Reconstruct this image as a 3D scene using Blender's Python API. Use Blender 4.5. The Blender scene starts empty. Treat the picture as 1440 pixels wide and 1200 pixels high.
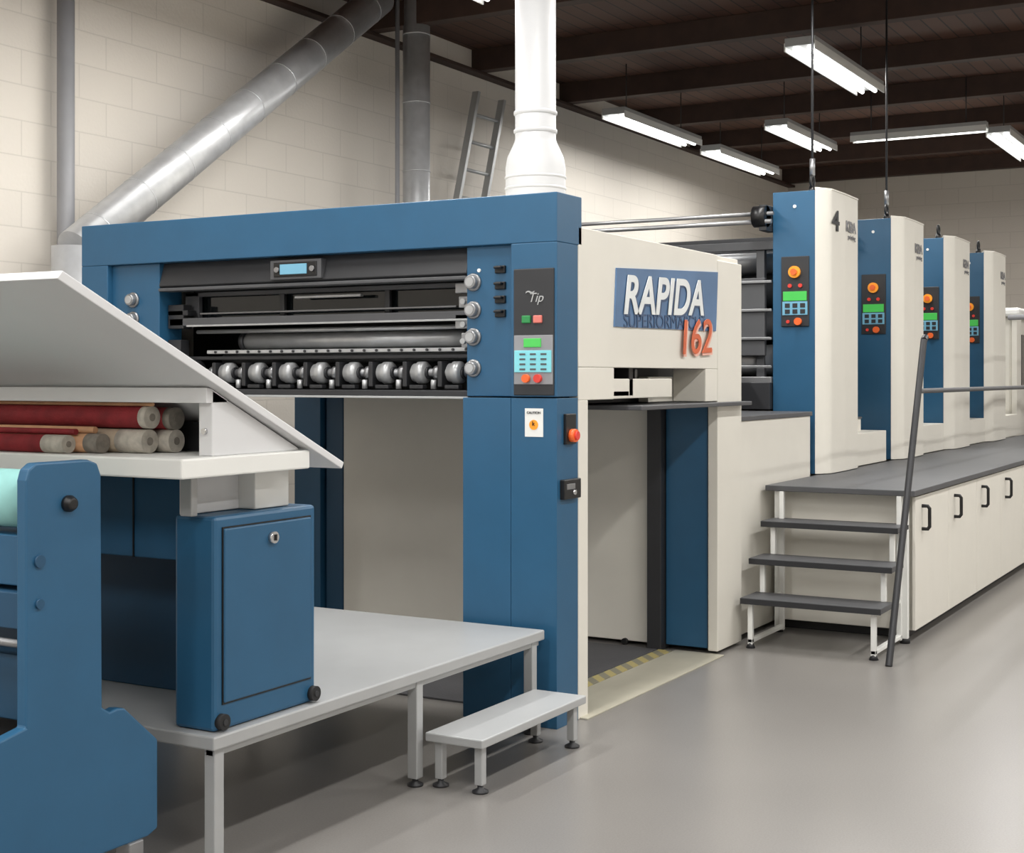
import bpy, bmesh, math
from mathutils import Vector, Matrix
scene = bpy.context.scene
try:
    scene.view_settings.view_transform = 'Standard'
except Exception: pass

# ------------------------------------------------------------ materials
def lin(c):
    return tuple(((v/255)/12.92 if v/255 <= .04045 else ((v/255+.055)/1.055)**2.4) for v in c)
def mat(name, rgb, rough=.5, metal=0., var=.05, scale=6., bump=0., spec=.5, emit=0., coat=0.):
    m = bpy.data.materials.new(name); m.use_nodes = True
    nt = m.node_tree; b = nt.nodes['Principled BSDF']
    c = lin(rgb)
    tc = nt.nodes.new('ShaderNodeTexCoord'); n = nt.nodes.new('ShaderNodeTexNoise')
    n.inputs['Scale'].default_value = scale; n.inputs['Detail'].default_value = 5
    nt.links.new(tc.outputs['Object'], n.inputs['Vector'])
    r = nt.nodes.new('ShaderNodeValToRGB')
    r.color_ramp.elements[0].position = .3; r.color_ramp.elements[1].position = .7
    r.color_ramp.elements[0].color = tuple(v*(1-var) for v in c)+(1,)
    r.color_ramp.elements[1].color = tuple(min(1, v*(1+var)) for v in c)+(1,)
    nt.links.new(n.outputs['Fac'], r.inputs['Fac'])
    nt.links.new(r.outputs['Color'], b.inputs['Base Color'])
    b.inputs['Roughness'].default_value = rough; b.inputs['Metallic'].default_value = metal
    b.inputs['Specular IOR Level'].default_value = spec
    if coat: b.inputs['Coat Weight'].default_value = coat
    if emit:
        nt.links.new(r.outputs['Color'], b.inputs['Emission Color'])
        b.inputs['Emission Strength'].default_value = emit
    if bump:
        bp = nt.nodes.new('ShaderNodeBump'); bp.inputs['Strength'].default_value = bump
        bp.inputs['Distance'].default_value = .01
        n2 = nt.nodes.new('ShaderNodeTexNoise'); n2.inputs['Scale'].default_value = scale*15
        nt.links.new(tc.outputs['Object'], n2.inputs['Vector'])
        nt.links.new(n2.outputs['Fac'], bp.inputs['Height'])
        nt.links.new(bp.outputs['Normal'], b.inputs['Normal'])
    return m

BLUE  = mat('blue_paint', (38, 87, 121), .42, var=.04)
BLUE2 = mat('blue_paint_dark_and_shade', (30, 72, 102), .5, var=.05)  # dark blue parts; on the table's lower body it stands in for shade
CREAM = mat('cream_panel', (222, 219, 210), .45, var=.015)
WHITE = mat('white_paint', (230, 231, 228), .45, var=.015)
DUCTW = mat('white_duct_paint', (194, 195, 197), .4, var=.02)
BOARD = mat('white_board', (214, 215, 217), .5, var=.01)
GREYM = mat('light_grey_metal_sheet', (172, 174, 175), .38, metal=.15, var=.03)
DGREY = mat('dark_grey_top', (78, 79, 82), .5)
CHAR  = mat('charcoal_metal', (50, 51, 54), .45, metal=.2)
BLACK = mat('black_plastic', (18, 18, 20), .4)
GLASS = mat('dark_smoked_glass', (16, 20, 22), .06, var=.1)
CHROME= mat('polished_steel', (205, 206, 208), .22, metal=.85, var=.03)
SATIN = mat('satin_steel', (178, 180, 182), .32, metal=.45, var=.1, scale=12)
STEEL = mat('brushed_steel', (150, 151, 153), .38, metal=.7, var=.1)
GALV  = mat('galvanised_duct', (192, 194, 197), .36, metal=.45, var=.1, scale=9)
PIPEG = mat('grey_pipe_paint', (140, 141, 145), .5)
ORANGE= mat('orange_knob', (225, 100, 45), .4, emit=.12)
YELL  = mat('amber_knob', (235, 150, 40), .4, emit=.2)
RED   = mat('red_button', (205, 60, 50), .4, emit=.15)
PINK  = mat('salmon_button', (215, 120, 110), .4)
GREEN = mat('green_screen', (70, 180, 80), .35, emit=.25)
DGREEN= mat('green_button', (40, 130, 70), .4, emit=.1)
CYAN  = mat('cyan_lcd', (120, 195, 205), .3, emit=.2)
LBLUE = mat('lcd_blue', (110, 165, 190), .3, emit=.15)
TEAL  = mat('pale_teal_cloth', (150, 205, 202), .8, var=.05, scale=20)
REDC  = mat('red_cloth_roll', (130, 32, 38), .75, var=.2, scale=18, bump=.3)
WOOD  = mat('cardboard_tube', (196, 150, 114), .7, var=.12, scale=14)
TAN   = mat('kraft_paper_roll', (172, 156, 136), .7, var=.1, scale=14)
ENDC  = mat('grey_tube_end', (182, 176, 166), .8, var=.18, scale=40)
ENDD  = mat('dark_tube_end', (128, 122, 114), .8, var=.2, scale=40)
SIGNB = mat('sign_blue', (84, 116, 154), .35, var=.15, scale=3)
SIGNW = mat('sign_white_letter', (222, 226, 226), .5)
SIGNG = mat('sign_grey_letter', (58, 80, 112), .5)
SIGNO = mat('sign_orange_letter', (204, 98, 60), .5, var=.1)
SIGNP = mat('sign_pink_letter', (228, 176, 160), .5, var=.1)
INK   = mat('black_ink', (25, 25, 28), .5)
GINK  = mat('grey_ink', (120, 120, 124), .5)
MATF  = mat('dark_rubber_mat', (82, 82, 85), .8, bump=.3)
BEIGE = mat('pale_floor_plate', (182, 178, 162), .55, var=.04)
LIGHTM= mat('fluorescent_tube', (255, 254, 248), .5, emit=6.)
RUBBER= mat('rubber', (30, 30, 32), .7)

def brick_mat(name, rgb, axis):
    m = bpy.data.materials.new(name); m.use_nodes = True
    nt = m.node_tree; b = nt.nodes['Principled BSDF']
    tc = nt.nodes.new('ShaderNodeTexCoord'); sp = nt.nodes.new('ShaderNodeSeparateXYZ'); cb = nt.nodes.new('ShaderNodeCombineXYZ')
    nt.links.new(tc.outputs['Object'], sp.inputs[0])
    nt.links.new(sp.outputs[axis], cb.inputs[0]); nt.links.new(sp.outputs['Z'], cb.inputs[1])
    br = nt.nodes.new('ShaderNodeTexBrick')
    nt.links.new(cb.outputs[0], br.inputs['Vector'])
    c = lin(rgb)
    br.inputs['Color1'].default_value = c+(1,)
    br.inputs['Color2'].default_value = tuple(v*.97 for v in c)+(1,)
    br.inputs['Mortar'].default_value = tuple(v*.86 for v in c)+(1,)
    br.inputs['Scale'].default_value = 1; br.inputs['Mortar Size'].default_value = .006
    br.inputs['Mortar Smooth'].default_value = .5
    br.inputs['Brick Width'].default_value = .5; br.inputs['Row Height'].default_value = .235
    nt.links.new(br.outputs['Color'], b.inputs['Base Color'])
    b.inputs['Roughness'].default_value = .75
    n = nt.nodes.new('ShaderNodeTexNoise'); n.inputs['Scale'].default_value = 40
    nt.links.new(tc.outputs['Object'], n.inputs['Vector'])
    mx = nt.nodes.new('ShaderNodeMath'); mx.operation = 'MULTIPLY_ADD'; mx.inputs[1].default_value = -1.5
    nt.links.new(br.outputs['Fac'], mx.inputs[0]); nt.links.new(n.outputs['Fac'], mx.inputs[2])
    bp = nt.nodes.new('ShaderNodeBump'); bp.inputs['Strength'].default_value = .2; bp.inputs['Distance'].default_value = .01
    nt.links.new(mx.outputs[0], bp.inputs['Height']); nt.links.new(bp.outputs['Normal'], b.inputs['Normal'])
    return m
WALLX = brick_mat('painted_block_wall', (217, 211, 202), 'X')
WALLY = brick_mat('painted_block_wall_end_dimmed', (200, 193, 184), 'Y')  # same block wall, weaker light at the far end put into the colour

def floor_mat():
    m = bpy.data.materials.new('polished_grey_floor'); m.use_nodes = True
    nt = m.node_tree; b = nt.nodes['Principled BSDF']
    tc = nt.nodes.new('ShaderNodeTexCoord')
    n1 = nt.nodes.new('ShaderNodeTexNoise'); n1.inputs['Scale'].default_value = .9; n1.inputs['Detail'].default_value = 2
    n2 = nt.nodes.new('ShaderNodeTexNoise'); n2.inputs['Scale'].default_value = 140; n2.inputs['Detail'].default_value = 2
    for n in (n1, n2): nt.links.new(tc.outputs['Object'], n.inputs['Vector'])
    mx = nt.nodes.new('ShaderNodeMix'); mx.data_type = 'FLOAT'; mx.inputs[0].default_value = .6
    nt.links.new(n1.outputs['Fac'], mx.inputs[2]); nt.links.new(n2.outputs['Fac'], mx.inputs[3])
    r = nt.nodes.new('ShaderNodeValToRGB')
    r.color_ramp.elements[0].position = .3; r.color_ramp.elements[1].position = .7
    r.color_ramp.elements[0].color = lin((118, 115, 112))+(1,); r.color_ramp.elements[1].color = lin((134, 131, 128))+(1,)
    nt.links.new(mx.outputs[0], r.inputs['Fac']); nt.links.new(r.outputs['Color'], b.inputs['Base Color'])
    b.inputs['Roughness'].default_value = .3
    return m
FLOORM = floor_mat()

def wood_ceiling():
    m = bpy.data.materials.new('dark_timber_ceiling'); m.use_nodes = True
    nt = m.node_tree; b = nt.nodes['Principled BSDF']
    tc = nt.nodes.new('ShaderNodeTexCoord'); br = nt.nodes.new('ShaderNodeTexBrick')
    nt.links.new(tc.outputs['Object'], br.inputs['Vector'])
    br.inputs['Color1'].default_value = lin((88, 60, 46))+(1,); br.inputs['Color2'].default_value = lin((72, 48, 38))+(1,)
    br.inputs['Mortar'].default_value = lin((34, 24, 20))+(1,)
    br.inputs['Scale'].default_value = 1; br.inputs['Brick Width'].default_value = 4.; br.inputs['Row Height'].default_value = .16
    br.inputs['Mortar Size'].default_value = .008
    nt.links.new(br.outputs['Color'], b.inputs['Base Color']); b.inputs['Roughness'].default_value = .7
    return m
CEILM = wood_ceiling()
TIMBER = mat('dark_timber_beam', (58, 40, 32), .7, var=.2)

def hazard():
    m = bpy.data.materials.new('worn_hazard_stripes'); m.use_nodes = True
    nt = m.node_tree; b = nt.nodes['Principled BSDF']
    tc = nt.nodes.new('ShaderNodeTexCoord'); mp = nt.nodes.new('ShaderNodeMapping'); mp.inputs['Rotation'].default_value = (0, 0, .8)
    w = nt.nodes.new('ShaderNodeTexWave'); w.inputs['Scale'].default_value = 3.2
    nt.links.new(tc.outputs['Object'], mp.inputs[0]); nt.links.new(mp.outputs[0], w.inputs[0])
    r = nt.nodes.new('ShaderNodeValToRGB'); r.color_ramp.interpolation = 'CONSTANT'
    r.color_ramp.elements[0].color = lin((140, 136, 118))+(1,); r.color_ramp.elements[1].position = .5
    r.color_ramp.elements[1].color = lin((188, 174, 116))+(1,)
    nt.links.new(w.outputs['Fac'], r.inputs['Fac']); nt.links.new(r.outputs['Color'], b.inputs['Base Color'])
    return m
HAZ = hazard()

# ------------------------------------------------------------ geometry helpers
def root(name, loc=(0, 0, 0)):
    e = bpy.data.objects.new(name, None); e.empty_display_size = .2; e.location = loc
    scene.collection.objects.link(e); return e
def _finish(name, bm, m, parent, bevel=0, smooth=False):
    me = bpy.data.meshes.new(name); bmesh.ops.recalc_face_normals(bm, faces=bm.faces)
    bm.to_mesh(me); bm.free()
    if smooth:
        for p in me.polygons: p.use_smooth = len(p.vertices) == 4
    me.materials.append(m)
    o = bpy.data.objects.new(name, me); scene.collection.objects.link(o)
    if parent:
        o.parent = parent; o.matrix_parent_inverse = Matrix.Translation(parent.location).inverted()
    if bevel:
        md = o.modifiers.new('bevel', 'BEVEL'); md.width = bevel; md.segments = 2; md.limit_method = 'ANGLE'
    return o
def box(parent, name, x0, x1, y0, y1, z0, z1, m, bevel=.004):
    bm = bmesh.new(); bmesh.ops.create_cube(bm, size=1)
    for v in bm.verts:
        v.co = Vector(((x0+x1)/2+v.co.x*(x1-x0), (y0+y1)/2+v.co.y*(y1-y0), (z0+z1)/2+v.co.z*(z1-z0)))
    return _finish(name, bm, m, parent, bevel)
def prism(parent, name, pts, axis, lo, hi, m, bevel=.004):
    bm = bmesh.new()
    def P(a, b, t):
        return {'X': (t, a, b), 'Y': (a, t, b), 'Z': (a, b, t)}[axis]
    A = [bm.verts.new(P(a, b, lo)) for a, b in pts]; B = [bm.verts.new(P(a, b, hi)) for a, b in pts]
    bm.faces.new(A); bm.faces.new(B[::-1])
    n = len(pts)
    for i in range(n): bm.faces.new((A[i], A[(i+1) % n], B[(i+1) % n], B[i]))
    return _finish(name, bm, m, parent, bevel)
def cyl(parent, name, p0, p1, r, m, seg=28, r2=None, bevel=0):
    p0 = Vector(p0); p1 = Vector(p1); d = p1-p0; r2 = r if r2 is None else r2
    q = d.to_track_quat('Z', 'Y').to_matrix()
    bm = bmesh.new(); A = []; B = []
    for i in range(seg):
        t = 2*math.pi*i/seg; v = q @ Vector((math.cos(t), math.sin(t), 0))
        A.append(bm.verts.new(p0+v*r)); B.append(bm.verts.new(p1+v*r2))
    for i in range(seg): bm.faces.new((A[i], A[(i+1) % seg], B[(i+1) % seg], B[i]))
    bm.faces.new(A); bm.faces.new(B)
    return _finish(name, bm, m, parent, bevel, True)
def lathe(parent, name, prof, o, axis, m, seg=32):
    """prof: (radius, distance along axis)"""
    q = Vector(axis).normalized().to_track_quat('Z', 'Y').to_matrix(); o = Vector(o)
    bm = bmesh.new(); rings = []
    for r, h in prof:
        rings.append([bm.verts.new(o+q @ Vector((r*math.cos(2*math.pi*i/seg), r*math.sin(2*math.pi*i/seg), h))) for i in range(seg)])
    for a, b in zip(rings, rings[1:]):
        for i in range(seg): bm.faces.new((a[i], a[(i+1) % seg], b[(i+1) % seg], b[i]))
    bm.faces.new(rings[0]); bm.faces.new(rings[-1])
    return _finish(name, bm, m, parent, 0, True)
def tube(parent, name, pts, r, m, seg=12, cyclic=False):
    cu = bpy.data.curves.new(name, 'CURVE'); cu.dimensions = '3D'; s = cu.splines.new('POLY'); s.points.add(len(pts)-1)
    for p, c in zip(s.points, pts): p.co = (*c, 1)
    s.use_cyclic_u = cyclic; cu.bevel_depth = r; cu.bevel_resolution = 4; cu.use_fill_caps = True
    cu.materials.append(m)
    o = bpy.data.objects.new(name, cu); scene.collection.objects.link(o)
    o.parent = parent
    if parent: o.matrix_parent_inverse = Matrix.Translation(parent.location).inverted()
    return o
def text(parent, name, s, loc, face, size, m, shear=0, bold=0., rot=0., ext=.0015, sx=1.):
    cu = bpy.data.curves.new(name, 'FONT'); cu.body = s; cu.size = size; cu.extrude = ext; cu.shear = shear; cu.offset = bold
    cu.align_x = 'CENTER'; cu.align_y = 'CENTER'; cu.materials.append(m)
    o = bpy.data.objects.new(name, cu); scene.collection.objects.link(o); o.location = loc
    o.rotation_euler = (math.pi/2, -rot if face == 'Y' else 0, 0 if face == 'Y' else -math.pi/2)
    o.scale = (sx, 1, 1); o.parent = parent
    if parent: o.matrix_parent_inverse = Matrix.Translation(parent.location).inverted()
    return o

# ------------------------------------------------------------ room shell
XW, YW, XB, YR, ZC = 22., 7.43, -4., -5., 4.9
box(None, 'floor', XB-.2, XW+.2, YR-.2, YW+.2, -.2, 0, FLOORM, 0)
box(None, 'ceiling', XB-.2, XW+.2, YR-.2, YW+.2, ZC, ZC+.2, CEILM, 0)
box(None, 'wall_left', XB-.2, XW+.2, YW, YW+.2, 0, ZC, WALLX, 0)
box(None, 'wall_back', XW, XW+.2, YR, YW, 0, ZC, WALLY, 0)
box(None, 'wall_right', XB-.2, XW+.2, YR-.2, YR, 0, ZC, WALLX, 0)
box(None, 'wall_front', XB-.2, XB, YR, YW, 0, ZC, WALLY, 0)
for i in range(8):
    x = 8.4+i*1.9
    box(None, 'trim_%d' % (i+1), x, x+.14, YR, YW, ZC-.22, ZC, TIMBER, .005)
box(None, 'trim_10', XB, XW, YW-.12, YW, ZC-.26, ZC-.225, TIMBER, .005)

# ------------------------------------------------------------ ceiling lights
def fixture(x, y, z=4.3, along='X', L=2.1, W=.26, power=60):
    e = root('ceiling_light', (x, y, z))
    hx, hy = (L/2, W/2) if along == 'X' else (W/2, L/2)
    box(e, 'housing', x-hx, x+hx, y-hy, y+hy, z+.02, z+.09, GREYM)
    if along == 'X':
        for s in (-1, 1):
            box(e, 'reflector_lip', x-hx, x+hx, y+s*hy-.006, y+s*hy+.006, z-.02, z+.05, WHITE, .002)
            cyl(e, 'lamp_tube', (x-hx+.05, y+s*.06, z), (x+hx-.05, y+s*.06, z), .018, LIGHTM, 12)
            cyl(e, 'hanger', (x+s*hx*.7, y, z+.09), (x+s*hx*.7, y, ZC), .006, CHAR, 8)
    else:
        for s in (-1, 1):
            box(e, 'reflector_lip', x+s*hx-.006, x+s*hx+.006, y-hy, y+hy, z-.02, z+.05, WHITE, .002)
            cyl(e, 'lamp_tube', (x+s*.03, y-hy+.05, z), (x+s*.03, y+hy-.05, z), .018, LIGHTM, 12)
            cyl(e, 'hanger', (x, y+s*hy*.7, z+.09), (x, y+s*hy*.7, ZC), .006, CHAR, 8)
    l = bpy.data.lights.new('diffuser', 'AREA'); l.shape = 'RECTANGLE'
    l.size = 2*hx*.97; l.size_y = 2*hy*.9
    l.energy = power; l.color = (1, .98, .945)
    o = bpy.data.objects.new('diffuser', l); scene.collection.objects.link(o); o.location = (x, y, z-.022)
    o.parent = e; o.matrix_parent_inverse = Matrix.Translation(e.location).inverted()
PW = 74
for x in (14.3, 17.0): fixture(x, 6.35, power=38)
for x in (-2., 1.5, 5., 7.7): fixture(x, 5.1, power=PW)
for x in (-2., 1.5, 5., 8.5): fixture(x, 2.9, power=PW)
fixture(12.3, 3.7, power=PW)
fixture(16.0, 3.9, along='Y', L=1.5, W=.12, power=30)
fixture(17.4, 3.1, power=PW)
fixture(15.6, 5.1, L=1.8, power=45)
for x in (-2., 1.5, 5., 8.5, 12., 16.): fixture(x, 0., power=PW*1.15)
for x in (-1., 4., 9., 14., 19.): fixture(x, -3.2, power=PW*1.15)

# ------------------------------------------------------------ press feeder
F = root('printing_press_feeder', (6.8, 4.5, 0))
X0 = 5.67
box(F, 'front_header', X0, 5.92, 3.0, 6.0, 2.214, 2.44, BLUE)
box(F, 'front_pillar_upper', X0, 5.88, 3.0, 3.24, 1.508, 2.214, BLUE)
box(F, 'front_pillar_lower', X0, 5.88, 3.0, 3.239, .0, 1.502, BLUE, .002)
box(F, 'front_pillar_lower_inner', X0, 5.88, 3.241, 3.5, .0, 1.502, BLUE, .002)
box(F, 'knob_column', X0+.035, 5.88, 3.24, 3.5, 1.508, 2.214, BLUE)
box(F, 'far_pillar', X0, 5.88, 5.8, 6.0, .0, 2.214, BLUE)
box(F, 'far_knob_column', X0+.035, 5.88, 5.45, 5.8, 1.508, 2.214, BLUE)
box(F, 'far_pillar_lower_inner', X0, 5.88, 5.45, 5.796, .0, 1.502, BLUE)
# cavity
box(F, 'cavity_back', 6.55, 6.6, 3.05, 5.98, 1.5, 2.28, BLACK)
box(F, 'cavity_floor', 5.9, 6.55, 3.05, 5.98, 1.50, 1.53, BLACK)
box(F, 'front_sill', 5.72, 5.9, 3.5, 5.45, 1.505, 1.535, CHAR)
box(F, 'front_sill_edge', 5.715, 5.74, 3.5, 5.45, 1.495, 1.506, GREYM, .002)
box(F, 'cavity_roof', 5.9, 8.02, 3.02, 5.98, 2.25, 2.30, CREAM)
box(F, 'rear_body', 6.62, 8.0, 3.3, 5.98, 1.66, 2.25, CHAR)
box(F, 'rear_body_under', 6.62, 8.0, 3.3, 5.98, 1.5, 1.66, BLACK)
box(F, 'far_side_panel', 5.9, 8.03, 5.98, 6.0, 1.5, 2.30, CREAM)
prism(F, 'cavity_header', [(5.74, 2.214), (5.70, 2.09), (5.72, 2.075), (5.80, 2.075), (5.80, 2.214)], 'Y', 3.5, 5.45, CHAR)
box(F, 'cavity_header_lip', 5.695, 5.79, 3.5, 5.45, 2.06, 2.078, DGREY)
box(F, 'display_bezel', 5.685, 5.745, 4.345, 4.67, 2.095, 2.195, DGREY)
box(F, 'display_bezel_inner', 5.68, 5.69, 4.37, 4.645, 2.108, 2.182, BLACK)
box(F, 'display_lcd', 5.675, 5.682, 4.43, 4.60, 2.12, 2.172, LBLUE, .002)
for y in (4.395, 4.62): cyl(F, 'display_key', (5.67, y, 2.145), (5.682, y, 2.145), .014, STEEL, 14)
box(F, 'smoked_window', 5.90, 5.915, 3.6, 5.33, 1.915, 2.06, GLASS, .002)
for y in (4.72, 4.05): box(F, 'window_mullion', 5.86, 5.885, y, y+.03, 1.92, 2.06, CHAR)
box(F, 'window_frame_top', 5.85, 5.88, 3.52, 5.40, 2.035, 2.06, DGREY)
box(F, 'window_frame_side', 5.85, 5.88, 5.30, 5.40, 1.91, 2.06, DGREY)
box(F, 'window_handle', 5.82, 5.85, 4.2, 4.62, 2.005, 2.02, SATIN)
box(F, 'window_rail', 5.80, 5.84, 3.62, 5.25, 1.935, 1.945, STEEL)
box(F, 'main_crossbar', 5.76, 5.80, 3.52, 5.43, 1.874, 1.916, DGREY)
box(F, 'crossbar_edge', 5.75, 5.765, 3.52, 5.30, 1.868, 1.878, SATIN, .002)
cyl(F, 'polished_roller', (5.93, 3.56, 1.79), (5.93, 5.05, 1.79), .042, SATIN)
for y in (3.56, 3.60, 5.02): cyl(F, 'roller_collar', (5.93, y, 1.79), (5.93, y+.03, 1.79), .05, CHAR)
cyl(F, 'thin_shaft', (5.84, 3.52, 1.843), (5.84, 5.30, 1.843), .011, SATIN, 16)
box(F, 'sheet_bar', 5.80, 5.92, 3.52, 5.20, 1.722, 1.742, SATIN)
for i in range(22):
    y = 3.56+i*.075
    cyl(F, 'sheet_bar_screw', (5.792, y, 1.732), (5.80, y, 1.732), .007, CHAR, 8)
box(F, 'sheet_bar_under', 5.82, 5.95, 3.52, 5.40, 1.69, 1.71, CHAR)
cyl(F, 'rear_shaft', (6.2, 3.52, 1.70), (6.2, 5.42, 1.70), .03, STEEL, 16)
cyl(F, 'suction_shaft', (5.84, 3.52, 1.62), (5.84, 5.35, 1.62), .022, STEEL, 16)
for i in range(8):
    y = 3.64+i*.205
    lathe(F, 'suction_wheel_%d' % i, [(.02, -.045), (.048, -.04), (.055, -.03), (.055, .005), (.046, .01), (.046, .03), (.02, .035)], (5.83, y, 1.62), (0, 1, 0), SATIN)
    cyl(F, 'suction_wheel_hub_%d' % i, (5.83, y-.055, 1.62), (5.83, y-.045, 1.62), .03, CHAR, 20)
    lathe(F, 'suction_collar_%d' % i, [(.022, 0), (.034, .004), (.034, .03), (.022, .034)], (5.84, y+.09, 1.62), (0, 1, 0), STEEL)
    box(F, 'suction_arm_%d' % i, 5.79, 5.90, y+.055, y+.08, 1.55, 1.675, CHAR)
    cyl(F, 'suction_nozzle_%d' % i, (5.80, y+.108, 1.54), (5.80, y+.108, 1.585), .014, SATIN, 14)
    box(F, 'suction_foot_%d' % i, 5.79, 5.83, y-.04, y+.04, 1.54, 1.56, CHAR)
for y0, y1, z0, z1 in ((3.51, 3.60, 2.0, 2.05), (3.51, 3.58, 1.93, 1.985), (3.51, 3.60, 1.83, 1.90), (3.51, 3.565, 1.74, 1.81), (5.30, 5.44, 1.93, 1.96), (5.33, 5.44, 1.86, 1.99), (5.35, 5.44, 1.68, 1.80)):
    box(F, 'side_bracket', 5.76, 5.83, y0, y1, z0, z1, STEEL if y0 < 4 else CHAR)
for z in (1.96, 1.85, 1.77): cyl(F, 'bracket_bolt', (5.745, 3.55, z), (5.77, 3.55, z), .014, SATIN, 12)
cyl(F, 'end_gear', (5.80, 5.26, 1.62), (5.80, 5.30, 1.62), .07, CHAR, 24)
cyl(F, 'end_gear_hub', (5.80, 5.24, 1.62), (5.80, 5.26, 1.62), .035, STEEL, 24)
# knobs
def knob(y, z, x=X0+.035):
    lathe(F, 'knob_flange', [(.042, 0), (.042, .008), (.036, .012)], (x, y, z), (-1, 0, 0), STEEL)
    lathe(F, 'knob', [(.030, .01), (.032, .014), (.032, .034), (.028, .04)], (x, y, z), (-1, 0, 0), STEEL)
    cyl(F, 'knob_cap', (x-.043, y, z), (x-.038, y, z), .021, SATIN, 20)
for z in (2.045, 1.914, 1.787, 1.64): knob(3.462, z)
for z in (2.02, 1.915): knob(5.64, z)
for z in (2.10, 2.025, 1.96, 1.895):
    box(F, 'switch_base', X0+.02, X0+.04, 3.285, 3.34, z-.018, z+.018, BLACK)
    box(F, 'switch_lever', X0-.005, X0+.022, 3.292, 3.333, z+.002, z+.014, BLACK)
cyl(F, 'small_lamp', (X0+.028, 3.43, 2.10), (X0+.036, 3.43, 2.10), .009, WHITE, 12)
# control panel on pillar
box(F, 'panel_back', X0-.008, X0+.01, 3.012, 3.222, 1.515, 2.095, CHAR)
box(F, 'panel_light_lower', X0-.011, X0, 3.016, 3.218, 1.565, 1.79, PIPEG, .002)
text(F, 'panel_emblem', 'Tip', (X0-.01, 3.105, 1.96), 'X', .06, GREYM, .3)
text(F, 'panel_emblem_mark', '~', (X0-.01, 3.14, 1.99), 'X', .08, GREYM, .3)
box(F, 'green_key', X0-.018, X0-.005, 3.13, 3.175, 1.845, 1.88, DGREEN)
box(F, 'red_key', X0-.018, X0-.005, 3.07, 3.115, 1.845, 1.88, PINK)
box(F, 'green_led_display', X0-.016, X0-.005, 3.075, 3.165, 1.735, 1.775, GREEN, .002)
box(F, 'cyan_screen', X0-.016, X0-.005, 3.022, 3.214, 1.62, 1.72, CYAN, .002)
for r in range(4):
    for c in range(3):
        box(F, 'screen_glyph', X0-.018, X0-.014, 3.045+c*.055, 3.045+c*.055+.03, 1.63+r*.023, 1.638+r*.023, DGREY, 0)
cyl(F, 'orange_dial', (X0-.03, 3.15, 1.592), (X0, 3.15, 1.592), .019, ORANGE, 20)
cyl(F, 'red_dial', (X0-.03, 3.088, 1.592), (X0, 3.088, 1.592), .019, RED, 20)
# stickers/switches
box(F, 'warning_label', X0-.003, X0+.002, 3.07, 3.165, 1.325, 1.455, WHITE, .001)
cyl(F, 'warning_dot', (X0-.005, 3.118, 1.38), (X0, 3.118, 1.38), .023, YELL, 20)
text(F, 'warning_glyph', 'k', (X0-.007, 3.118, 1.385), 'X', .03, INK)
text(F, 'warning_caption', 'CAUTION', (X0-.004, 3.118, 1.435), 'X', .016, INK)
box(F, 'side_switch_box', 5.735, 5.835, 2.985, 3.01, 1.29, 1.43, BLACK)
cyl(F, 'side_switch_knob', (5.785, 2.96, 1.33), (5.785, 2.99, 1.33), .03, ORANGE, 20)
cyl(F, 'side_switch_knob_cap', (5.785, 2.95, 1.33), (5.785, 2.962, 1.33), .02, RED, 20)
box(F, 'socket_box', 5.70, 5.865, 2.975, 3.01, 1.04, 1.13, BLACK)
box(F, 'socket_label', 5.72, 5.80, 2.972, 2.98, 1.085, 1.11, STEEL, .001)
cyl(F, 'socket_pin', (5.79, 2.965, 1.07), (5.79, 2.98, 1.07), .012, CHROME, 12)
# side cladding
box(F, 'side_panel_main', 5.885, 7.64, 3.0, 3.05, 1.645, 2.30, CREAM)
box(F, 'side_panel_end', 7.644, 8.03, 3.0, 3.06, .02, 2.27, CREAM)
box(F, 'side_panel_low_front', 5.885, 6.27, 3.0, 3.05, 1.49, 1.644, CREAM)
box(F, 'side_strip', 5.885, 5.985, 3.0, 3.05, .0, 1.49, CREAM)
box(F, 'delivery_drawer', 6.27, 7.10, 3.05, 3.28, 1.49, 1.59, CREAM)
box(F, 'drawer_slot_back', 6.27, 7.46, 3.285, 3.3, 1.46, 1.66, BLACK)
box(F, 'drawer_cheek', 7.12, 7.46, 3.2, 3.26, 1.46, 1.60, CREAM)
box(F, 'drawer_end', 7.46, 7.64, 3.0, 3.2, 1.46, 1.644, CREAM)
for x in (6.5, 6.62, 6.95): box(F, 'slot_clip', x, x+.03, 3.2, 3.27, 1.59, 1.64, STEEL)
prism(F, 'side_shelf', [(6.44, 2.93), (8.02, 2.93), (8.02, 2.99), (7.64, 2.995), (7.64, 3.9), (6.44, 3.9)], 'Z', 1.432, 1.455, DGREY)
# space under head
box(F, 'pile_door', 7.68, 7.72, 3.43, 5.68, .025, 1.5, CREAM)
for y in (3.6, 4.6, 5.5): cyl(F, 'pile_door_castor', (7.66, y, .02), (7.70, y, .02), .02, BLACK, 14)
box(F, 'door_post', 7.60, 7.72, 3.335, 3.425, .0, 1.43, CHAR)
box(F, 'blue_door_leaf', 7.66, 7.72, 3.07, 3.33, .03, 1.43, BLUE)
box(F, 'rear_far_post_a', 7.66, 7.95, 5.86, 6.08, .0, 1.5, BLUE)
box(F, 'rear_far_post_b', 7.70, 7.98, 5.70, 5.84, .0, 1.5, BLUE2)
box(F, 'inner_side_wall', 7.72, 8.0, 3.06, 5.69, .03, 1.5, CREAM)
# floor plates
box(F, 'floor_plate_pale', 5.9, 7.64, 2.96, 3.26, .0, .008, BEIGE, .002)
box(F, 'floor_hazard_strip', 6.0, 7.6, 3.265, 3.35, .0, .009, HAZ, .001)
box(F, 'floor_mat_dark', 5.9, 7.6, 3.36, 5.7, .0, .01, MATF, .002)
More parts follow.
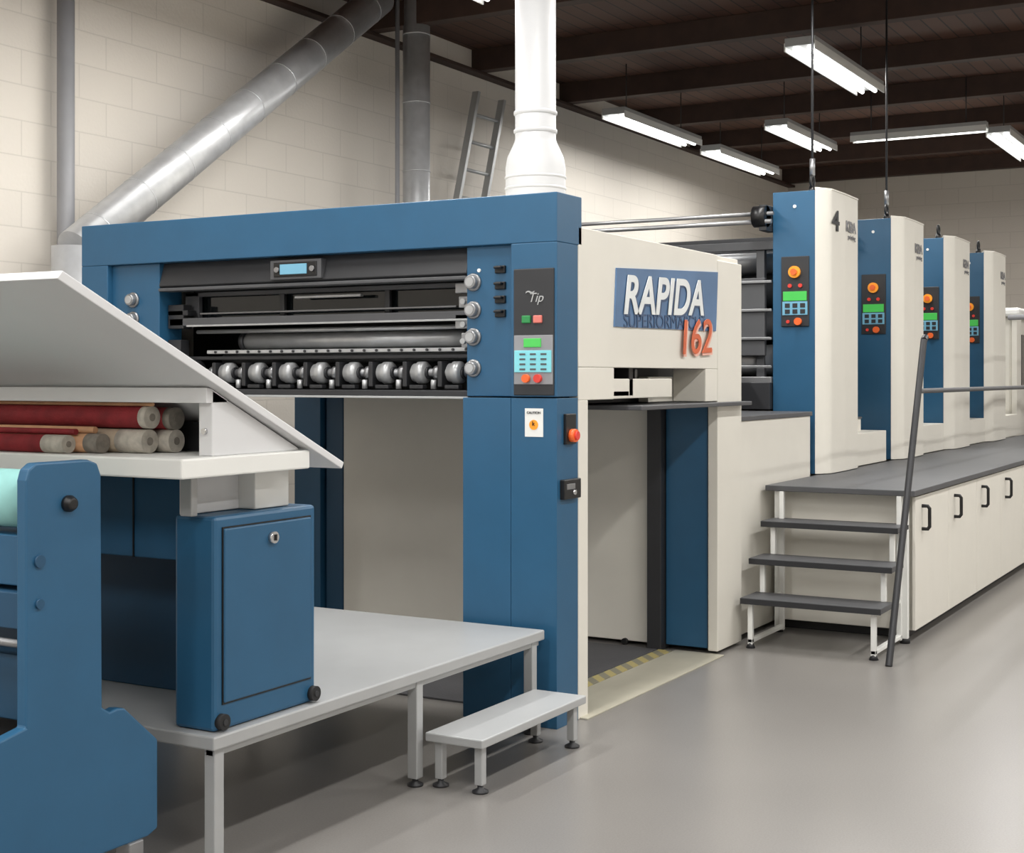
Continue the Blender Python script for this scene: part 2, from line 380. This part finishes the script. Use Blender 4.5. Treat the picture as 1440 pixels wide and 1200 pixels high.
# sign
prism(F, 'sign_plate', [(6.26, 1.845), (7.60, 1.86), (7.63, 2.20), (6.285, 2.135)], 'Y', 2.992, 3.001, SIGNB, .001)
text(F, 'sign_sub_text', 'SUPERIORMASCH', (6.86, 2.990, 1.885), 'Y', .10, SIGNG, 0, 0, rot=.02, sx=1.3)
text(F, 'sign_main_shadow', 'RAPIDA', (6.885, 2.989, 2.0), 'Y', .27, SIGNG, .25, .004, rot=.03, sx=1.13)
text(F, 'sign_main_text', 'RAPIDA', (6.86, 2.986, 2.012), 'Y', .27, SIGNW, .25, .006, rot=.03, sx=1.13)
text(F, 'sign_number_shadow', '162', (7.285, 2.986, 1.80), 'Y', .27, SIGNP, .15, .004, rot=.04, sx=1.2)
text(F, 'sign_number', '162', (7.265, 2.981, 1.81), 'Y', .27, SIGNO, .15, .001, rot=.04, sx=1.2)
# things on top
for y in (4.98, 4.78):
    cyl(F, 'top_lug', (5.98, y, 2.44-.15), (5.98, y, 2.475), .04, BLACK, 16)
box(F, 'top_rail', 6.0, 7.9, 3.25, 3.29, 2.30, 2.33, CHAR)

# ------------------------------------------------------------ duct on feeder
D = root('exhaust_duct', (6.8, 3.73, 2.3))
lathe(D, 'flared_duct', [(.13, 0), (.155, .06), (.165, .25), (.165, .44), (.155, .50), (.118, .58), (.112, .60), (.112, 2.6)], (6.8, 3.73, 2.30), (0, 0, 1), DUCTW)
for z in (2.55, 2.62, 2.68): lathe(D, 'duct_band', [(.166, 0), (.171, .008), (.166, .016)], (6.8, 3.73, z), (0, 0, 1), DUCTW)
for z in (2.93, 3.03): lathe(D, 'collar', [(.113, 0), (.120, .005), (.120, .02), (.113, .025)], (6.8, 3.73, z), (0, 0, 1), DUCTW)

# ------------------------------------------------------------ transfer section between feeder and printing units
T = root('press_transfer_section', (8.8, 4.5, 0))
box(T, 'base_block', 8.05, 9.5, 3.05, 5.98, .03, 1.33, CREAM)
box(T, 'base_top', 8.04, 9.52, 3.04, 6.0, 1.33, 1.36, DGREY)
box(T, 'guide_body', 8.9, 9.4, 3.6, 5.7, 1.36, 1.75, CHAR)
cyl(T, 'guide_roller', (8.85, 3.55, 1.55), (8.85, 5.7, 1.55), .07, STEEL)
box(T, 'top_beam', 8.04, 9.5, 5.6, 5.8, 1.36, 2.3, CHAR)

# ------------------------------------------------------------ printing units
def tower_panel(U, x, num):
    box(U, 'control_plate', x-.012, x+.01, 3.075, 3.275, 1.95, 2.44, CHAR)
    cyl(U, 'amber_dial', (x-.035, 3.175, 2.33), (x-.01, 3.175, 2.33), .042, YELL, 24)
    cyl(U, 'amber_dial_cap', (x-.05, 3.175, 2.33), (x-.034, 3.175, 2.33), .022, ORANGE, 24)
    for y in (3.21, 3.135): cyl(U, 'red_push', (x-.025, y, 2.235), (x-.01, y, 2.235), .014, RED, 16)
    box(U, 'green_display', x-.018, x-.01, 3.09, 3.26, 2.13, 2.195, GREEN, .002)
    box(U, 'keypad', x-.018, x-.01, 3.085, 3.265, 2.03, 2.125, LBLUE, .002)
    for r in range(2):
        for c in range(3): box(U, 'key', x-.022, x-.016, 3.1+c*.055, 3.135+c*.055, 2.04+r*.042, 2.07+r*.042, CHAR, .001)
    cyl(U, 'stop_button', (x-.035, 3.15, 1.985), (x-.01, 3.15, 1.985), .026, ORANGE, 20)
    cyl(U, 'stop_button_small', (x-.02, 3.225, 1.985), (x-.01, 3.225, 1.985), .012, RED, 20)
def unit(x, num):
    U = root('printing_unit', (x+.5, 4.5, 0))
    z0, z1 = .925, 2.905
    box(U, 'tower_core', x, x+.9, 3.035, 3.34, z0, z1-.01, BLUE)
    pts = [(x+.004, 3.034)]
    for i in range(7):
        t = i/6; pts.append((x-.006+.16*t, 3.034-.075*math.sin(t*math.pi/2)))
    pts += [(x+.45, 2.955), (x+.80, 2.965), (x+.90, 3.0), (x+.94, 3.034), (x+.94, 3.30), (x+.905, 3.30), (x+.905, 3.034)]
    prism(U, 'tower_cladding', pts, 'Z', z0, z1, CREAM, .003)
    prism(U, 'tower_cap', [(x-.004, 3.036), (x+.15, 2.957), (x+.45, 2.95), (x+.80, 2.96), (x+.94, 3.03), (x+.94, 3.3), (x+.3, 3.12)], 'Z', z1, z1+.012, CREAM, .003)
    tower_panel(U, x, num)
    cyl(U, 'indicator', (x-.006, 3.18, 2.79), (x, 3.18, 2.79), .012, WHITE, 14)
    first = num == '4'
    if first: text(U, 'unit_number', num, (x+.215, 2.951, 2.69), 'Y', .20, INK, 0, .004, sx=1.7)
    text(U, 'unit_logo', 'KBA', (x+.58, 2.951, 2.68), 'Y', .11, GINK, 0, .002, sx=1.2)
    text(U, 'unit_logo_line', 'printing', (x+.60, 2.951, 2.61), 'Y', .05, GINK, sx=1.2)
    # machine body behind tower
    box(U, 'far_tower', x, x+.94, 5.7, 6.0, z0, z1, BLUE)
    box(U, 'base', x-.0, x+1.82, 3.36, 5.98, .03, 1.36, CREAM)
    box(U, 'plinth', x+.95, x+1.80, 3.02, 3.35, z0, 1.17, CREAM)
    box(U, 'plinth_step', x+.95, x+1.5, 3.14, 3.35, 1.17, 1.27, CREAM)
    box(U, 'plinth_top', x+.95, x+1.5, 3.13, 3.35, 1.27, 1.285, DGREY)
    box(U, 'press_body', x+.35, x+.9, 3.36, 5.7, 1.36, 2.62, CHAR)
    box(U, 'press_body_rear', x+.9, x+1.5, 3.36, 5.7, 1.36, 2.0, CHAR)
    for k, (dx, z, r, m) in enumerate(((.24, 2.42, .08, STEEL), (.2, 2.2, .1, CHAR), (.22, 1.97, .11, DGREY), (.18, 1.72, .11, STEEL), (.2, 1.47, .09, CHAR))):
        cyl(U, 'cylinder_%d' % k, (x+dx, 3.345, z), (x+dx, 5.7, z), r, m)
    for k in range(5):
        box(U, 'guard_%d' % k, x+.05, x+.1, 3.42+k*.45, 3.48+k*.45, 1.4, 2.5, DGREY)
    box(U, 'guard_bar_top', x+.03, x+.12, 3.345, 5.7, 2.5, 2.56, DGREY)
    box(U, 'guard_shelf', x-.02, x+.1, 3.345, 5.7, 1.55, 1.6, STEEL)
    box(U, 'guard_plate', x-.0, x+.04, 3.40, 3.75, 1.75, 2.3, DGREY)
    for k in range(4): box(U, 'guard_rib_%d' % k, x-.02, x+.0, 3.345, 3.75, 1.66+k*.2, 1.68+k*.2, STEEL)
    box(U, 'guard_foot', x-.05, x+.04, 3.345, 3.75, 1.37, 1.56, CHAR)
    cyl(U, 'cross_rod_upper', (x-.1, 3.30, 2.74), (x-.1, 5.95, 2.74), .014, STEEL, 14)
    cyl(U, 'cross_rod_lower', (x-.14, 3.30, 2.68), (x-.14, 5.95, 2.68), .016, STEEL, 14)
    cyl(U, 'drive_motor', (x-.1, 3.345, 2.72), (x-.1, 3.44, 2.72), .075, BLACK, 20)
    box(U, 'drive_bracket', x-.12, x+.06, 3.345, 3.40, 2.62, 2.80, CHAR)
    cyl(U, 'lifting_stem', (x+.3, 3.15, z1), (x+.3, 3.15, z1+.06), .035, BLACK, 16, r2=.02)
    tube(U, 'lifting_eye', [(x+.3+.04*math.cos(t*math.pi/8), 3.15, z1+.095+.04*math.sin(t*math.pi/8)) for t in range(16)], .01, BLACK, cyclic=True)
    return U
UX = [9.56, 11.56, 13.42, 15.24]
for x, n in zip(UX, '4321'): unit(x, n)
for x in UX[:2]:
    C = root('suspension_cable', (x+.3, 3.15, ZC))
    cyl(C, 'cable', (x+.3, 3.15, 3.04), (x+.3, 3.15, ZC), .009, CHAR, 10)
    cyl(C, 'coupling', (x+.3, 3.15, 3.04), (x+.3, 3.15, 3.16), .02, STEEL, 12)

# delivery
V = root('press_delivery_unit', (18, 4.5, 0))
box(V, 'body', 17.15, 20.2, 3.1, 6.0, .03, 2.3, CREAM, .03)
box(V, 'top_cover', 17.08, 20.25, 3.0, 6.0, 2.3, 2.4, WHITE, .03)
box(V, 'flank_panel', 17.13, 17.4, 3.04, 3.1, .93, 2.28, CREAM)
box(V, 'window', 17.6, 19.4, 3.07, 3.1, 1.5, 2.1, GLASS)

# ------------------------------------------------------------ raised walkway
W = root('raised_walkway', (14, 2.6, 0))
YS = 2.11
box(W, 'deck_plate', 8.5, 20.2, YS-.02, 3.02, .885, .92, DGREY)
box(W, 'carcass', 8.66, 20.1, YS+.02, 3.0, .06, .885, CREAM)
box(W, 'toe_kick', 8.72, 20.0, YS+.08, 2.98, .0, .06, BLACK)
xs = 8.6; k = 0
while xs < 19.8:
    box(W, 'door_%d' % k, xs+.004, xs+.876, YS, YS+.022, .07, .875, CREAM, .003)
    hx = xs+.16; z = .74
    tube(W, 'handle_%d' % k, [(hx, YS, z+.07), (hx, YS-.035, z+.07), (hx+.004, YS-.045, z+.055), (hx+.004, YS-.045, z-.055), (hx, YS-.035, z-.07), (hx, YS, z-.07)], .011, BLACK)
    xs += .88; k += 1
for y in (YS+.03, 2.93):
    box(W, 'corner_post', 8.53, 8.57, y, y+.04, .0, .885, WHITE)
    cyl(W, 'corner_foot', (8.55, y+.02, 0), (8.55, y+.02, .03), .03, RUBBER, 14)

# ------------------------------------------------------------ stairs
S = root('walkway_stairs', (8.2, 2.55, 0))
treads = [(8.31, 8.56, .715, 2.14, 2.98), (8.10, 8.36, .51, 2.12, 2.98), (7.90, 8.17, .30, 2.13, 2.96)]
for i, (a, b, z, y0, y1) in enumerate(treads):
    box(S, 'tread_%d' % i, a, b, y0, y1, z-.034, z, DGREY)
    box(S, 'tread_nosing_%d' % i, a-.006, a+.006, y0, y1, z-.036, z-.002, CHAR, .002)
for y in (2.17, 2.90):
    box(S, 'leg_low', 7.94, 7.97, y, y+.03, .02, .27, WHITE)
    cyl(S, 'foot', (7.955, y+.015, 0), (7.955, y+.015, .03), .028, CHAR, 14, r2=.015)
    box(S, 'leg_mid', 8.15, 8.18, y, y+.03, .30, .48, WHITE)
    box(S, 'leg_up', 8.34, 8.37, y, y+.03, .51, .685, WHITE)
    box(S, 'leg_top', 8.50, 8.53, y, y+.03, .02, .885, WHITE)
    box(S, 'floor_rail', 7.94, 8.52, y, y+.03, .03, .055, WHITE)
    box(S, 'stringer', 7.97, 8.5, y+.004, y+.026, .245, .266, WHITE)

# ------------------------------------------------------------ handrail
H = root('handrail', (8.5, 2.09, 0))
tube(H, 'slanted_post', [(7.82, 2.065, .0), (8.62, 2.065, 1.82)], .020, CHAR)
tube(H, 'slanted_post_tip', [(8.62, 2.065, 1.82), (8.66, 2.065, 1.84)], .020, CHAR)
tube(H, 'rail', [(8.49, 2.065, 1.515), (16.8, 2.065, 1.515)], .015, DGREY)
for x in (12.9, 16.8): tube(H, 'post', [(x, 2.11, .92), (x, 2.065, 1.515)], .017, CHAR)
H2 = root('handrail', (15.5, 2.1, .92))
tube(H2, 'top_rail', [(13.7, 2.5, 2.15), (13.6, 2.3, 2.15), (13.6, 2.2, 2.10), (18, 2.2, 2.10)], .025, PIPEG)
for x in (13.7, 15.5, 17.5): tube(H2, 'post', [(x, 2.2, .92), (x, 2.2, 2.10)], .03, DGREY)

# ------------------------------------------------------------ step platform
P = root('step_platform', (4.5, 3.9, 0))
ZP = .458
box(P, 'top_plate', 3.42, 5.62, 3.035, 4.75, ZP-.045, ZP, GREYM, .006)
box(P, 'long_rail', 3.44, 5.60, 3.055, 3.09, ZP-.07, ZP-.045, GREYM)
for x in (3.44, 4.60, 5.53):
    for y in (3.05, 4.65):
        box(P, 'leg', x, x+.045, y, y+.045, .03, ZP-.045, GREYM)
        lathe(P, 'levelling_foot', [(.032, 0), (.032, .008), (.012, .018), (.012, .035)], (x+.0225, y+.0225, 0), (0, 0, 1), CHAR, 16)
G = root('step_stool', (5.1, 2.9, 0))
box(G, 'top_plate', 4.62, 5.50, 2.765, 3.025, .18, .215, GREYM, .005)
for x in (4.65, 5.42):
    for y in (2.785, 2.965):
        box(G, 'leg', x, x+.035, y, y+.035, .03, .181, GREYM)
        lathe(G, 'levelling_foot', [(.032, 0), (.032, .008), (.012, .018), (.012, .035)], (x+.0175, y+.0175, 0), (0, 0, 1), CHAR, 16)

# ------------------------------------------------------------ control cabinet + inspection table
K = root('control_cabinet', (3.75, 3.2, ZP))
box(K, 'body', 3.46, 3.985, 3.07, 3.24, ZP+.002, 1.15, BLUE, .012)
box(K, 'door', 3.50, 3.95, 3.06, 3.075, ZP+.09, 1.11, BLUE, .005)
box(K, 'door_gap', 3.495, 3.955, 3.066, 3.072, ZP+.085, 1.115, BLACK, 0)
cyl(K, 'lock', (3.735, 3.045, 1.06), (3.735, 3.062, 1.06), .02, CHROME, 20)
box(K, 'lock_slot', 3.731, 3.739, 3.04, 3.047, 1.05, 1.07, BLACK, 0)
for x, z in ((3.49, ZP+.032), (3.965, ZP+.032)):
    cyl(K, 'corner_roller', (x, 3.05, z), (x, 3.075, z), .026, RUBBER, 24)
    cyl(K, 'corner_roller_hub', (x, 3.046, z), (x, 3.051, z), .01, CHAR, 16)

I = root('inspection_table', (3.7, 3.9, ZP))
box(I, 'lower_body', 3.86, 4.08, 3.27, 4.7, ZP+.001, .99, BLUE2)  # recess shade put into the colour: darker blue than the upper body
box(I, 'upper_body', 3.56, 4.04, 3.27, 4.7, .985, 1.29, BLUE)
box(I, 'upper_body_edge', 3.55, 3.565, 3.262, 3.285, .985, 1.29, WHITE, .002)
box(I, 'upper_body_seam', 3.555, 3.562, 3.515, 3.52, .985, 1.29, BLACK, 0)
box(I, 'post_front', 3.42, 3.45, 3.13, 3.18, 1.152, 1.29, GREYM)
box(I, 'post_rear', 3.72, 3.90, 3.12, 3.2, 1.152, 1.29, WHITE)
box(I, 'web', 3.45, 3.72, 3.19, 3.21, 1.152, 1.29, BOARD)
box(I, 'table_top', 3.20, 3.82, 2.965, 4.9, 1.29, 1.352, WHITE, .006)
prism(I, 'rack_side', [(3.36, 1.352), (3.36, 1.56), (3.79, 1.359), (3.79, 1.352)], 'Y', 2.99, 3.045, BOARD)
prism(I, 'rack_top', [(3.335, 1.518), (3.335, 1.566), (3.36, 1.562), (3.43, 1.528), (3.43, 1.518)], 'Y', 2.99, 4.9, BOARD, .002)
box(I, 'rack_back', 3.56, 3.58, 3.05, 4.9, 1.352, 1.45, CHAR)
cyl(I, 'rack_screw', (3.35, 3.018, 1.43), (3.361, 3.018, 1.43), .01, CHROME, 14)
prism(I, 'tilted_lid', [(2.70, 1.865), (3.98, 1.28), (3.992, 1.302), (2.72, 1.888)], 'Y', 2.95, 5.0, BOARD, .003)
box(I, 'lid_stay', 3.3, 3.34, 4.6, 4.64, 1.352, 1.575, CHAR)

R = root('material_roll_stack', (3.4, 4.0, 1.352))
def roll(x, z, y0, r, body, end, sleeve=.1):
    cyl(R, 'roll', (x, y0+.004, z), (x, 4.58, z), r, body, 28)
    cyl(R, 'roll_sleeve', (x, y0, z), (x, y0+sleeve, z), r*1.015, end, 28)
    cyl(R, 'roll_core_hole', (x, y0-.002, z), (x, y0+.01, z), r*.35, ENDD, 18)
roll(3.385, 1.469, 3.265, .036, REDC, ENDC, .03)
roll(3.458, 1.464, 3.228, .036, REDC, ENDD, .03)
roll(3.385, 1.3915, 3.275, .038, TAN, ENDC, .12)
roll(3.462, 1.3905, 3.232, .037, TAN, ENDC, .10)
roll(3.314, 1.3845, 3.41, .031, WOOD, ENDD, .06)
roll(3.253, 1.3825, 3.50, .029, REDC, ENDC, .1)
cyl(R, 'wood_dowel', (3.32, 3.45, 1.427), (3.30, 4.58, 1.427), .011, WOOD, 16)
cyl(R, 'red_dowel', (3.285, 3.50, 1.421), (3.27, 4.58, 1.421), .010, REDC, 16)
cyl(R, 'wood_dowel_top', (3.375, 3.25, 1.511), (3.375, 4.58, 1.511), .006, WOOD, 12)

# ------------------------------------------------------------ roll cart
Q = root('roll_cart', (2.9, 4.1, 0))
def plate(y0, y1):
    pts = [(2.755, .62), (2.755, 1.31), (2.765, 1.34), (2.79, 1.357), (2.985, 1.357), (3.02, 1.345), (3.035, 1.31), (3.04, .62),
           (3.07, .60), (3.10, .605), (3.13, .60), (3.27, .475), (3.27, .20), (3.23, .185), (2.54, .185), (2.51, .20), (2.51, .475), (2.65, .60)]
    prism(Q, 'end_plate', pts, 'Y', y0, y1, BLUE, .006)
plate(3.13, 3.17); plate(4.9, 4.94)
lathe(Q, 'shaft_cap', [(.024, 0), (.024, .012), (.018, .018), (.018, .024), (.012, .026)], (2.905, 3.13, 1.235), (0, -1, 0), BLACK)
for z, r in ((1.08, .018), (.96, .014)): cyl(Q, 'plug', (2.80, 3.122, z), (2.80, 3.132, z), r, BLUE2, 20)
cyl(Q, 'teal_roll', (2.88, 3.175, 1.245), (2.88, 4.9, 1.245), .085, TEAL, 36)
box(Q, 'upper_beam', 2.82, 3.0, 3.17, 4.9, 1.0, 1.145, BLUE)
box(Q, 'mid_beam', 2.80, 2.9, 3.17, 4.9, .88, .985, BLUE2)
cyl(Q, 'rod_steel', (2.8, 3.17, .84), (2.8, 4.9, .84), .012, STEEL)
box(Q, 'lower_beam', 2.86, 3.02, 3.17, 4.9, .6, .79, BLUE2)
box(Q, 'back_skirt', 2.95, 2.98, 3.17, 4.9, .2, .6, CHAR)
box(Q, 'base_beam', 2.8, 3.0, 3.17, 4.9, .2, .3, BLUE)
cyl(Q, 'dark_roll', (2.75, 3.2, .50), (2.75, 4.88, .50), .07, BLACK)
for y in (3.15, 4.92):
    for x in (2.62, 3.17):
        box(Q, 'caster_fork', x-.03, x+.03, y-.03, y+.03, .10, .187, STEEL)
        cyl(Q, 'caster_wheel', (x+.02, y-.02, .055), (x+.02, y+.02, .055), .055, GREYM, 24)

# ------------------------------------------------------------ background pipes, ducts, ladder
A = root('wall_pipe', (6.76, 7.3, 0))
cyl(A, 'pipe', (6.76, 7.3, 0), (6.76, 7.3, ZC), .058, PIPEG)
for z in (1.2, 4.3): box(A, 'clamp', 6.69, 6.83, 7.3, 7.43, z, z+.04, STEEL)
B = root('spiral_duct', (8, 7, 0))
da, db = Vector((6.55, 6.98, 2.42)), Vector((9.95, 6.98, 4.84))
cyl(B, 'diagonal_run', da, db, .14, GALV)
cyl(B, 'vertical_run', (6.53, 6.98, 0), (6.53, 6.98, 2.44), .14, GALV)
n = 9
for i in range(n):
    p = da.lerp(db, (i+.5)/n); t = (db-da).normalized()*.005
    cyl(B, 'duct_seam', p-t, p+t, .1425, GALV, 28)
E = root('vertical_duct', (10.4, 6.9, 0))
cyl(E, 'duct', (10.4, 6.9, 0), (10.4, 6.9, ZC), .12, GALV)
for i in range(8): cyl(E, 'duct_seam', (10.4, 6.9, .4+i*.6), (10.4, 6.9, .412+i*.6), .124, GALV)
cyl(E, 'conduit', (10.25, 7.0, 0), (10.25, 7.0, ZC), .02, PIPEG, 12)
L = root('ladder', (10.8, 7.2, 0))
sl = .33; lx = 10.42
for s in (0, .5):
    prism(L, 'rail', [(lx+s, 0), (lx+s+.05, 0), (lx+s+.05+sl*4.4, 4.4), (lx+s+sl*4.4, 4.4)], 'Y', 7.15, 7.22, GREYM)
for i in range(15):
    z = .25+i*.28
    cyl(L, 'rung', (lx+sl*z+.03, 7.185, z), (lx+sl*z+.52, 7.185, z), .018, GREYM, 12)

# ------------------------------------------------------------ world + camera
w = bpy.data.worlds.new('world'); scene.world = w; w.use_nodes = True
w.node_tree.nodes['Background'].inputs[0].default_value = (.8, .85, .9, 1); w.node_tree.nodes['Background'].inputs[1].default_value = .3
cam = bpy.data.cameras.new('camera'); co = bpy.data.objects.new('camera', cam); scene.collection.objects.link(co)
co.location = (0, 0, 1.6); co.rotation_euler = (math.pi/2, 0, math.radians(29.7-90))
cam.sensor_width = 36; cam.lens = 49.75; cam.shift_y = -70/1440; cam.clip_end = 100
scene.camera = co
